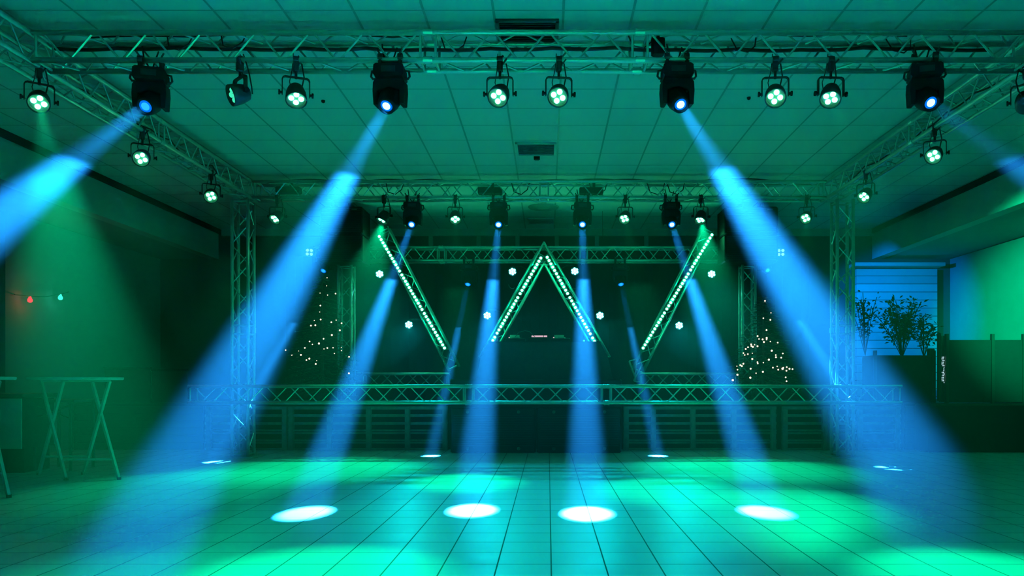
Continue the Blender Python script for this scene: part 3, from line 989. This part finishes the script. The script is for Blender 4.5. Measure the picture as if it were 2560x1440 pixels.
BR = [(1780 + x * .1945, 700 + y * .1945, r) for x, y, r in ((681, 268, 4.5), (758, 423, 2.5), (660, 491, 4), (750, 512, 5), (701, 644, 5), (586, 721, 5), (604, 758, 3.5), (651, 764, 5), (703, 745, 6), (702, 765, 4), (667, 797, 5.5), (750, 791, 3), (845, 805, 4), (503, 827, 4.5), (505, 848, 4), (525, 860, 5.5), (548, 832, 2.5),
      (585, 851, 5), (463, 864, 4.5), (433, 887, 5), (404, 940, 4), (421, 964, 3.5), (461, 953, 4), (519, 942, 2), (768, 909, 6), (820, 965, 4), (822, 992, 5), (910, 944, 4), (890, 998, 4.5), (517, 1015, 5.5), (731, 1025, 6), (584, 1056, 4), (588, 1073, 4), (660, 1062, 3), (403, 1077, 5), (364, 1095, 5), (384, 1107, 5), (320, 1108, 2.5), (328, 1153, 4),
      (497, 1140, 5), (783, 1127, 4.5), (838, 1110, 3), (851, 1153, 4.5), (907, 1140, 7), (916, 1128, 4), (961, 1120, 4), (957, 1166, 4.5), (996, 1141, 5.5), (1035, 1146, 4.5), (654, 1180, 5.5), (566, 1198, 3), (327, 1218, 6), (267, 1287, 6.5), (492, 1255, 6), (947, 1251, 4.5), (958, 1301, 4.5))]
fir('dark fir tree on stage with warm fairy lights, %s' % S2, 'warm fairy lights wound over the fir tree, %s' % S2, 1908, 740, 968, 12.95, 210, BR)

# ------------------------------------------------------------------ shrubs in planters, dividers (plank wall side)
def shrub(label, cx, top, bottom, y, wpx, nstem, leaves, seed):
    base = at(cx, bottom, y)
    root = thing('potted_shrub', label, 'plant', base, 'shrubs before the plank wall')
    rng = random.Random(seed)
    tip = at(cx, top, y)
    R = wpx / 2 * y / FPX
    st_, lf = MB(), MB()
    for i in range(nstem):
        ph = rng.uniform(0, 2 * PI)
        k = rng.uniform(.2, 1)
        e = Vector((base.x + math.cos(ph) * R * k, y + math.sin(ph) * R * k * .7, base.z + (tip.z - base.z) * rng.uniform(.55, 1)))
        mid = base.lerp(e, .5) + Vector((0, 0, .12))
        pts = [base, base.lerp(mid, .5), mid, mid.lerp(e, .5) + Vector((0, 0, .03)), e]
        st_.path(pts, .006, 5)
        for j in range(leaves):
            t = rng.uniform(.3, 1)
            q = pts[int(t * 3.99)].lerp(pts[min(4, int(t * 3.99) + 1)], (t * 3.99) % 1)
            d = Vector((rng.uniform(-1, 1), rng.uniform(-1, 1), rng.uniform(-.5, .8))).normalized()
            L = rng.uniform(.05, .10)
            s = d.cross(Vector((rng.uniform(-1, 1), rng.uniform(-1, 1), 1))).normalized() * L * .28
            q = q + d * rng.uniform(0, .08)
            n = d.cross(s).normalized() * L * .08
            lf.add([q, q + d * L * .5 + s - n, q + d * L, q + d * L * .5 - s - n, q + d * L * .5 + n], [(0, 1, 4), (1, 2, 4), (2, 3, 4), (3, 0, 4)])
    st_.build('stem', 'bark', root, base)
    lf.build('foliage', 'leaf', root, base)


YPL = 13.4
shrub('slender shrub just beyond the plank wall tower', 2163, 705, 890, YPL + .2, 95, 9, 22, 3)
shrub('bushy shrub with many thin stems in the dark planter', 2255, 745, 895, YPL, 150, 26, 30, 5)
shrub('tall stringy shrub standing in the dark planter before the plank wall', 2310, 790, 895, YPL + .1, 90, 10, 22, 9)
pa, pb = at(2187, 888, YPL - .3), at(2340, 1005, YPL - .3)
root = thing('planter_box', 'long dark planter box holding the shrubs', 'planter', ((pa.x + pb.x) / 2, YPL, .775))
MB().rbox(((pa.x + pb.x) / 2, YPL, (.78 + pa.z) / 2), (pb.x - pa.x, .5, pa.z - .78), .02).build('box', 'stageblack', root, root.location)
for x in (pa.x + .02, pb.x - .02):
    MB().box((x, YPL - .26, .78 + (pa.z - .70) / 2), (.05, .05, pa.z - .70)).build('corner_post', 'darkwood', root, root.location)
MB().rbox((at(2327, 880, YPL).x, YPL, pa.z + .06), (.1, .1, .12), .01).build('peg', 'darkwood', root, root.location)
YV = 13.0
for (xa, xb, lab) in ((2366, 2478, 'dark divider panel next to the mirror strip'), (2480, 2556, 'dark divider panel second from the mirror strip'), (2558, 2612, 'dark divider panel cut off by the frame edge')):
    a, b = at(xa, 850, YV), at(xb, 1008, YV)
    root = thing('room_divider', lab, 'divider', ((a.x + b.x) / 2, YV, .775), 'dark divider panels on the stage end')
    MB().rbox(((a.x + b.x) / 2, YV, (a.z + .79) / 2), (b.x - a.x - .01, .04, a.z - .79), .008).build('panel', 'stageblack', root, root.location)
    MB().box((a.x, YV - .01, .78 + (a.z - .78 + .10) / 2), (.045, .06, a.z - .78 + .10)).build('post', 'darkwood', root, root.location)
a, b = at(2352, 838, YV), at(2366, 1008, YV)
root = thing('mirror_strip', 'narrow pale glass strip between planter and divider', 'mirror', ((a.x + b.x) / 2, YV, .775))
MB().box(((a.x + b.x) / 2, YV + .05, (a.z + .79) / 2), (b.x - a.x, .02, a.z - .80)).build('glass', principled('mirror_glass', (.6, .62, .63), .12, .9), root, root.location)
MB().box((a.x - .02, YV + .02, (a.z + .85) / 2), (.04, .06, a.z - .78)).build('frame', 'darkwood', root, root.location)
lr = thing('hanging_lights', 'string of tiny white lights hanging on the glass strip', 'string lights', at(2361, 895, YV - .02))
rng = random.Random(4)
pts = []
for k in range(16):
    p = at(2361 + rng.uniform(-4, 3), 893 + k * 4.2, YV + .02)
    pts.append(p)
    MB().ball(p, .009, 6, 5).build('bulb', emitter('white_fairy', (.6, .85, 1), 1.4) if k == 0 else bpy.data.materials['white_fairy'], lr, lr.location)
MB().path(pts, .003, 4).build('light_wire', 'rubber', lr, lr.location)
tag(MB().rbox((7.05, 12.75, .775 * .5), (1.9, .5, .77), .02).build('stage_block', 'stageblack'), 'black block platform below the dark dividers', 'platform')

# ------------------------------------------------------------------ cocktail tables, bench, bar (cocktail table side)
def cocktail(label, cx, topy, y, dia, legs=True):
    c = at(cx, topy, y)
    c.z = 1.18
    root = thing('cocktail_table', label, 'table', (c.x, y, 0), 'white folding cocktail tables')
    MB().lathe([(-.022, dia / 2 - .012), (-.012, dia / 2), (.008, dia / 2), (.014, dia / 2 - .012)], c, (0, 0, 1), 40).build('tabletop', 'white_panel', root, root.location, smooth=False)
    w = dia / 2
    for s, ww in ((1, .295), (-1, .26)):
        # two leg frames that cross like scissors
        top, bot = Vector((c.x - s * .21, y + s * .15, 1.15)), Vector((c.x + s * .34, y - s * .25, 0.0))
        for sx in (-1, 1):
            o = Vector((sx * ww, sx * .02, 0))
            MB().box((top + bot) / 2 + o, (.045, .026, (top - bot).length), (top - bot).to_track_quat('Z', 'X').to_matrix()).build('leg', 'white_paint', root, root.location)
            MB().tube(bot + o, bot + o + Vector((0, 0, .03)), .024, n=8).build('foot_cap', 'rubber', root, root.location)
        q = bot.lerp(top, .2)
        MB().tube(q - Vector((ww, .02, 0)), q + Vector((ww, .02, 0)), .014, n=8).build('crossbar', 'white_paint', root, root.location)
        MB().tube(top - Vector((ww, .02, 0)), top + Vector((ww, .02, 0)), .014, n=8).build('top_rail', 'white_paint', root, root.location)

cocktail('round white folding cocktail table standing alone before the dark side wall', 191, 938, 9.3, 1.0)
cocktail('white cocktail table mostly cut off by the frame edge beside the bar counter', -95, 930, 7.9, .92)
a = at(0, 980, 9.6)
root = thing('bar_counter', 'bar counter with white front and dark top at the frame edge', 'counter', (-7.2, 9.95, 0))
MB().box((-7.35, 9.63, .62), (1.7, .02, .62)).build('front_panel', 'white_panel', root, root.location)
MB().box((-7.35, 9.96, .62), (1.69, .62, .62)).build('body', 'black', root, root.location)
MB().rbox((-7.35, 9.95, .965), (1.78, .72, .05), .01).build('worktop', 'darkwood', root, root.location)
MB().box((-7.35, 10.0, .155), (1.6, .5, .31)).build('plinth', 'black', root, root.location)
root = thing('folding_bench_table', 'dark folding beer table behind the white cocktail table', 'table', at(125, 1003, 9.9), 'dark tables')
tz = EYE - 51 * 9.9 / FPX
xa, xb = at(60, 1003, 9.9).x, at(190, 1003, 9.9).x
MB().box(((xa + xb) / 2, 10.2, tz), (xb - xa, .7, .03)).build('tabletop', 'darkwood', root, root.location)
for x in (xa + .1, xb - .1):
    for yy in (9.95, 10.45):
        MB().tube((x, yy, 0), (x, yy, tz - .01), .02, n=8).build('leg', 'blackmetal', root, root.location)
MB().tube((xa + .1, 9.95, tz - .05), (xb - .1, 9.95, tz - .22), .01, n=6).tube((xb - .1, 9.95, tz - .05), (xa + .1, 9.95, tz - .22), .01, n=6).build('brace', 'blackmetal', root, root.location)
for (xa, xb, ya, lab) in ((262, 378, 918, 'dark wainscot panel standing on stage behind the cocktail table'), (380, 470, 922, 'dark wainscot panel standing on stage next to the rail end')):
    a, b = at(xa, ya, 13.2), at(xb, ya, 13.2)
    root = thing('partition_panel', lab, 'divider', ((a.x + b.x) / 2, 13.2, .775), 'dark panels on the stage end')
    MB().box(((a.x + b.x) / 2, 13.2, (.78 + a.z) / 2), (b.x - a.x - .02, .04, a.z - .78)).build('panel', 'darkwood', root, root.location)
    MB().box(((a.x + b.x) / 2, 13.19, a.z - .02), (b.x - a.x, .06, .04)).build('top_rail', 'black', root, root.location)

# string of coloured bulbs on the side wall
XWALL = -8.0
def on_left_wall(px, py, off=.12):
    y = (XWALL + off) * FPX / (px - CX)
    return at(px, py, y)
lr = thing('bulb_string', 'drooping string with a red and a teal bulb on the side wall', 'string lights', on_left_wall(112, 740))
pts = [on_left_wall(36, 736, -.01), on_left_wall(38, 737), on_left_wall(60, 739), on_left_wall(75, 741), on_left_wall(112, 742), on_left_wall(151, 736), on_left_wall(170, 730), on_left_wall(172, 729, -.01)]
MB().path(pts, .008, 5).build('light_wire', 'rubber', lr, lr.location)
for px, py, mt, wd, col in ((75, 749, 'redbulb', 'red glowing bulb', (1, .02, .05)), (151, 743, 'tealbulb', 'teal glowing bulb', (.05, 1, .7))):
    p = on_left_wall(px, py)
    b = MB().lathe([(-.05, .016), (-.03, .02), (0, .036), (.03, .034), (.045, .015)], p, (0, 0, -1), 12).build('bulb', mt, lr, lr.location, smooth=True)
    b['label'] = wd
    l = bpy.data.lights.new('bulb_glow', 'POINT')
    l.energy = 0.7 if mt == 'redbulb' else 0.5
    l.color = col
    l.shadow_soft_size = .03
    o = bpy.data.objects.new('bulb_glow', l)
    o.location = p + Vector((.06, -.02, -.02)) - lr.location
    o.parent = lr
    COL.objects.link(o)

# ------------------------------------------------------------------ ceiling fittings
def ceil_pt(px, py):
    y = (H_CEIL - EYE) * FPX / (CY - py)
    return Vector(((px - CX) * y / FPX, y, H_CEIL))


def vent(label, cx, cyy, sx, sy, frame, slat):
    root = thing('ceiling_vent', label, 'vent', (cx, cyy, H_CEIL - .03), 'square vents in the ceiling')
    m = MB()
    t = .03
    m.box((cx - sx / 2 + t / 2, cyy, H_CEIL - .012), (t, sy, .024)).box((cx + sx / 2 - t / 2, cyy, H_CEIL - .012), (t, sy, .024))
    m.box((cx, cyy - sy / 2 + t / 2, H_CEIL - .012), (sx, t, .024)).box((cx, cyy + sy / 2 - t / 2, H_CEIL - .012), (sx, t, .024))
    m.build('frame', frame, root, root.location)
    MB().box((cx, cyy, H_CEIL - .003), (sx, sy, .006)).build('backing', 'trimdark', root, root.location)
    m = MB()
    n = 12
    for k in range(n):
        m.box((cx, cyy - sy / 2 + sy * (k + .5) / n, H_CEIL - .014), (sx - .05, .02, .004), Euler((.6, 0, 0)))
    m.build('slats', slat, root, root.location)


vent('dark square ceiling panel just above the crossing truss', -.18, 7.0, .55, .56, 'ventdark', 'ventdark')
vent('slatted ceiling vent with a pale frame midway to the tower-to-tower truss', -.16, 10.47, .54, .56, 'white_panel', 'vent')
vent('small slatted ceiling vent beyond the tower-to-tower truss', -.13, 15.2, .54, .56, 'white_panel', 'vent')
c = ceil_pt(1342, 389)
tag(MB().rbox((c.x, c.y, H_CEIL - .03), (.085, .07, .06), .01).build('smoke_detector', 'black'), 'small black sensor box on the ceiling beside the pale framed vent', 'sensor')
c = ceil_pt(1352, 517)
tag(MB().lathe([(0, .06), (.02, .12), (.03, .27), (.045, .28), (.05, .26)], (c.x + .05, c.y, H_CEIL - .05), (0, 0, 1), 28).build('ceiling_diffuser', 'vent'), 'round ceiling diffuser beyond the tower-to-tower truss', 'vent')
for px, py, lab in ((808, 251, 'tiny dark hook in the ceiling between two par cans'), (1872, 243, 'tiny dark hook in the ceiling past the third blue beam light')):
    c = ceil_pt(px, py)
    tag(MB().lathe([(0, .022), (.02, .02), (.03, .008)], c, (0, 0, -1), 10).build('ceiling_hook', 'black'), lab, 'hook')

# ------------------------------------------------------------------ cables and boxes in the trusses
def cable(label, pts, r=.008, cat='cable', sag=0.0):
    ps = []
    for p, q in zip(pts[:-1], pts[1:]):
        p, q = Vector(p), Vector(q)
        for k in range(6):
            t = k / 6
            ps.append(p.lerp(q, t) - Vector((0, 0, sag * 4 * t * (1 - t))))
    ps.append(Vector(pts[-1]))
    return tag(MB().path(ps, r, 6).build('truss_cable', 'rubber'), label, cat)


rng = random.Random(11)
zz = Z_UP - .05
cable('thick black cable bundle running inside the crossing truss', [(XL + .1 + k * .55, YF + W - .04, zz + rng.uniform(-.015, .012)) for k in range(16)], .016, sag=.012)
cable('second black cable lying on the top of the crossing truss', [(XL + .4 + k * .9, YF + .12 + rng.uniform(-.05, .05), Z_UP + .015 + rng.uniform(0, .015)) for k in range(9)], .008, sag=-.012)
loops = ((440, 105, 'above the first blue beam light'), (575, 100, 'next to the par can turned away'), (1130, 108, 'beside the crossing truss joint'), (1600, 100, 'by the black box in the crossing truss'), (1860, 110, 'near the third blue beam light'), (2250, 112, 'above the fourth blue beam light'))
for px, py, lab in loops:
    c = at(px, py, YF + .06)
    cable('drooping black cable loop %s' % lab, [c + Vector((-.10, .05, .07)), c + Vector((-.06, 0, -.05)), c + Vector((.03, -.01, -.075)), c + Vector((.10, .02, -.01)), c + Vector((.12, .06, .08))], .006)
zz = Z_UP + .03
cable('black cable lying over the tower-to-tower truss', [(XL + .5 + k * .62, YB + .1 + rng.uniform(-.06, .06), zz + rng.uniform(0, .03)) for k in range(13)], .008, sag=-.015)
for px, lab in ((985, 'above the first distant par can'), (1300, 'at the middle of the tower-to-tower truss'), (1495, 'near the third distant beam light'), (1640, 'over the distant par can pair'), (1690, 'above the fourth distant beam light')):
    c = at(px, 470, YB + .05)
    cable('hanging black cable loop %s' % lab, [c + Vector((-.13, .05, .09)), c + Vector((-.09, 0, -.06)), c + Vector((.02, -.01, -.10)), c + Vector((.11, .02, -.02)), c + Vector((.14, .06, .1))], .007)
for px, py, lab in ((1225, 478, 'flat black power box clamped above the second distant beam light'), (1478, 478, 'flat black power box clamped above the third distant beam light'), (722, 476, 'flat black power box at the truss end near the tower')):
    c = at(px, py, YB + .10)
    root = thing('power_box', lab, 'power box', c, 'boxes clamped in the trusses')
    MB().rbox(c, (.36, .16, .09), .01).build('box', 'black', root, c)
    MB().rbox(c + Vector((.04, 0, .09)), (.04, .05, .1), .006).build('clamp', 'blackmetal', root, c)
c = at(1645, 118, YF + .12)
root = thing('power_box', 'black box wedged upright inside the crossing truss past its joint', 'power box', c, 'boxes clamped in the trusses')
MB().rbox(c, (.11, .10, .14), .01).build('box', 'black', root, c)
MB().tube(c + Vector((0, 0, .06)), c + Vector((0, 0, .11)), .015).build('clamp', 'blackmetal', root, c)
# cables along the plank wall side truss
cable('tangled black cable running inside the side truss, %s' % S2, [(XR + .10 + rng.uniform(-.05, .05), 4.5 + k * .55, Z_LO + .10 + rng.uniform(-.06, .06)) for k in range(13)], .009, sag=.02)
cable('black cable running inside the side truss, %s' % S1, [(XL - .12 + rng.uniform(-.05, .05), 4.5 + k * .55, Z_LO + .12 + rng.uniform(-.06, .06)) for k in range(13)], .008, sag=.02)
for nm, px, py in ((S1, 1278, 716), (S2, 1440, 716)):
    c = at(px, py, YW + .02)
    s = 1 if nm == S1 else -1
    cable('small curled grey cable on the inner W truss, %s' % nm, [c + Vector((-.05 * s, 0, .03)), c + Vector((-.02 * s, 0, -.03)), c + Vector((.03 * s, 0, -.045)), c + Vector((.06 * s, .03, -.02))], .009)

# ------------------------------------------------------------------ haze: thin everywhere, thicker below a surface that sinks towards the stage
prof = [(3.6, 2.82), (4.8, 2.77), (6, 2.72), (8.2, 2.62), (10.4, 2.46), (12.2, 2.24), (13.9, 2.02), (15.4, 1.8)]


def haze_body(rows, xa, xb):
    """closed body from rows of (y, bottom, top)"""
    m = MB()
    vs, fs = [], []
    for y, z0, z1 in rows:
        vs += [(xa, y, z0), (xb, y, z0), (xb, y, z1), (xa, y, z1)]
    for k in range(len(rows) - 1):
        q = k * 4
        for i in range(4):
            j = (i + 1) % 4
            fs.append((q + 4 + i, q + 4 + j, q + j, q + i))
    n = len(vs)
    fs += [(0, 1, 2, 3), (n - 1, n - 2, n - 3, n - 4)]
    return m.add(vs, fs)


hz = haze_body([(y, z + .004, H_CEIL - .06) for y, z in prof[1:]], -6.7, 5.4).build('thin_haze', 'haze_high')
tag(hz, 'thin haze filling the air between ceiling and denser stage haze', 'haze', kind='stuff')
mb = haze_body([(y, .003, z) for y, z in prof], -7.9, 5.4)
hz = mb.build('stage_haze', 'haze_low')
tag(hz, 'denser haze lying below the beam lights over floor and stage', 'haze', kind='stuff')
for (x, y, z, lab) in ((-2.95, 12.0, 2.45, S1), (2.75, 12.0, 2.45, S2)):
    hz = MB().ball((x, y, z), 1.0, 20, 12, (1.25, 1.0, 1.2)).build('haze_puff', 'haze_puff')
    tag(hz, 'rising green lit haze puff before the outer W truss, %s' % lab, 'haze', kind='stuff')
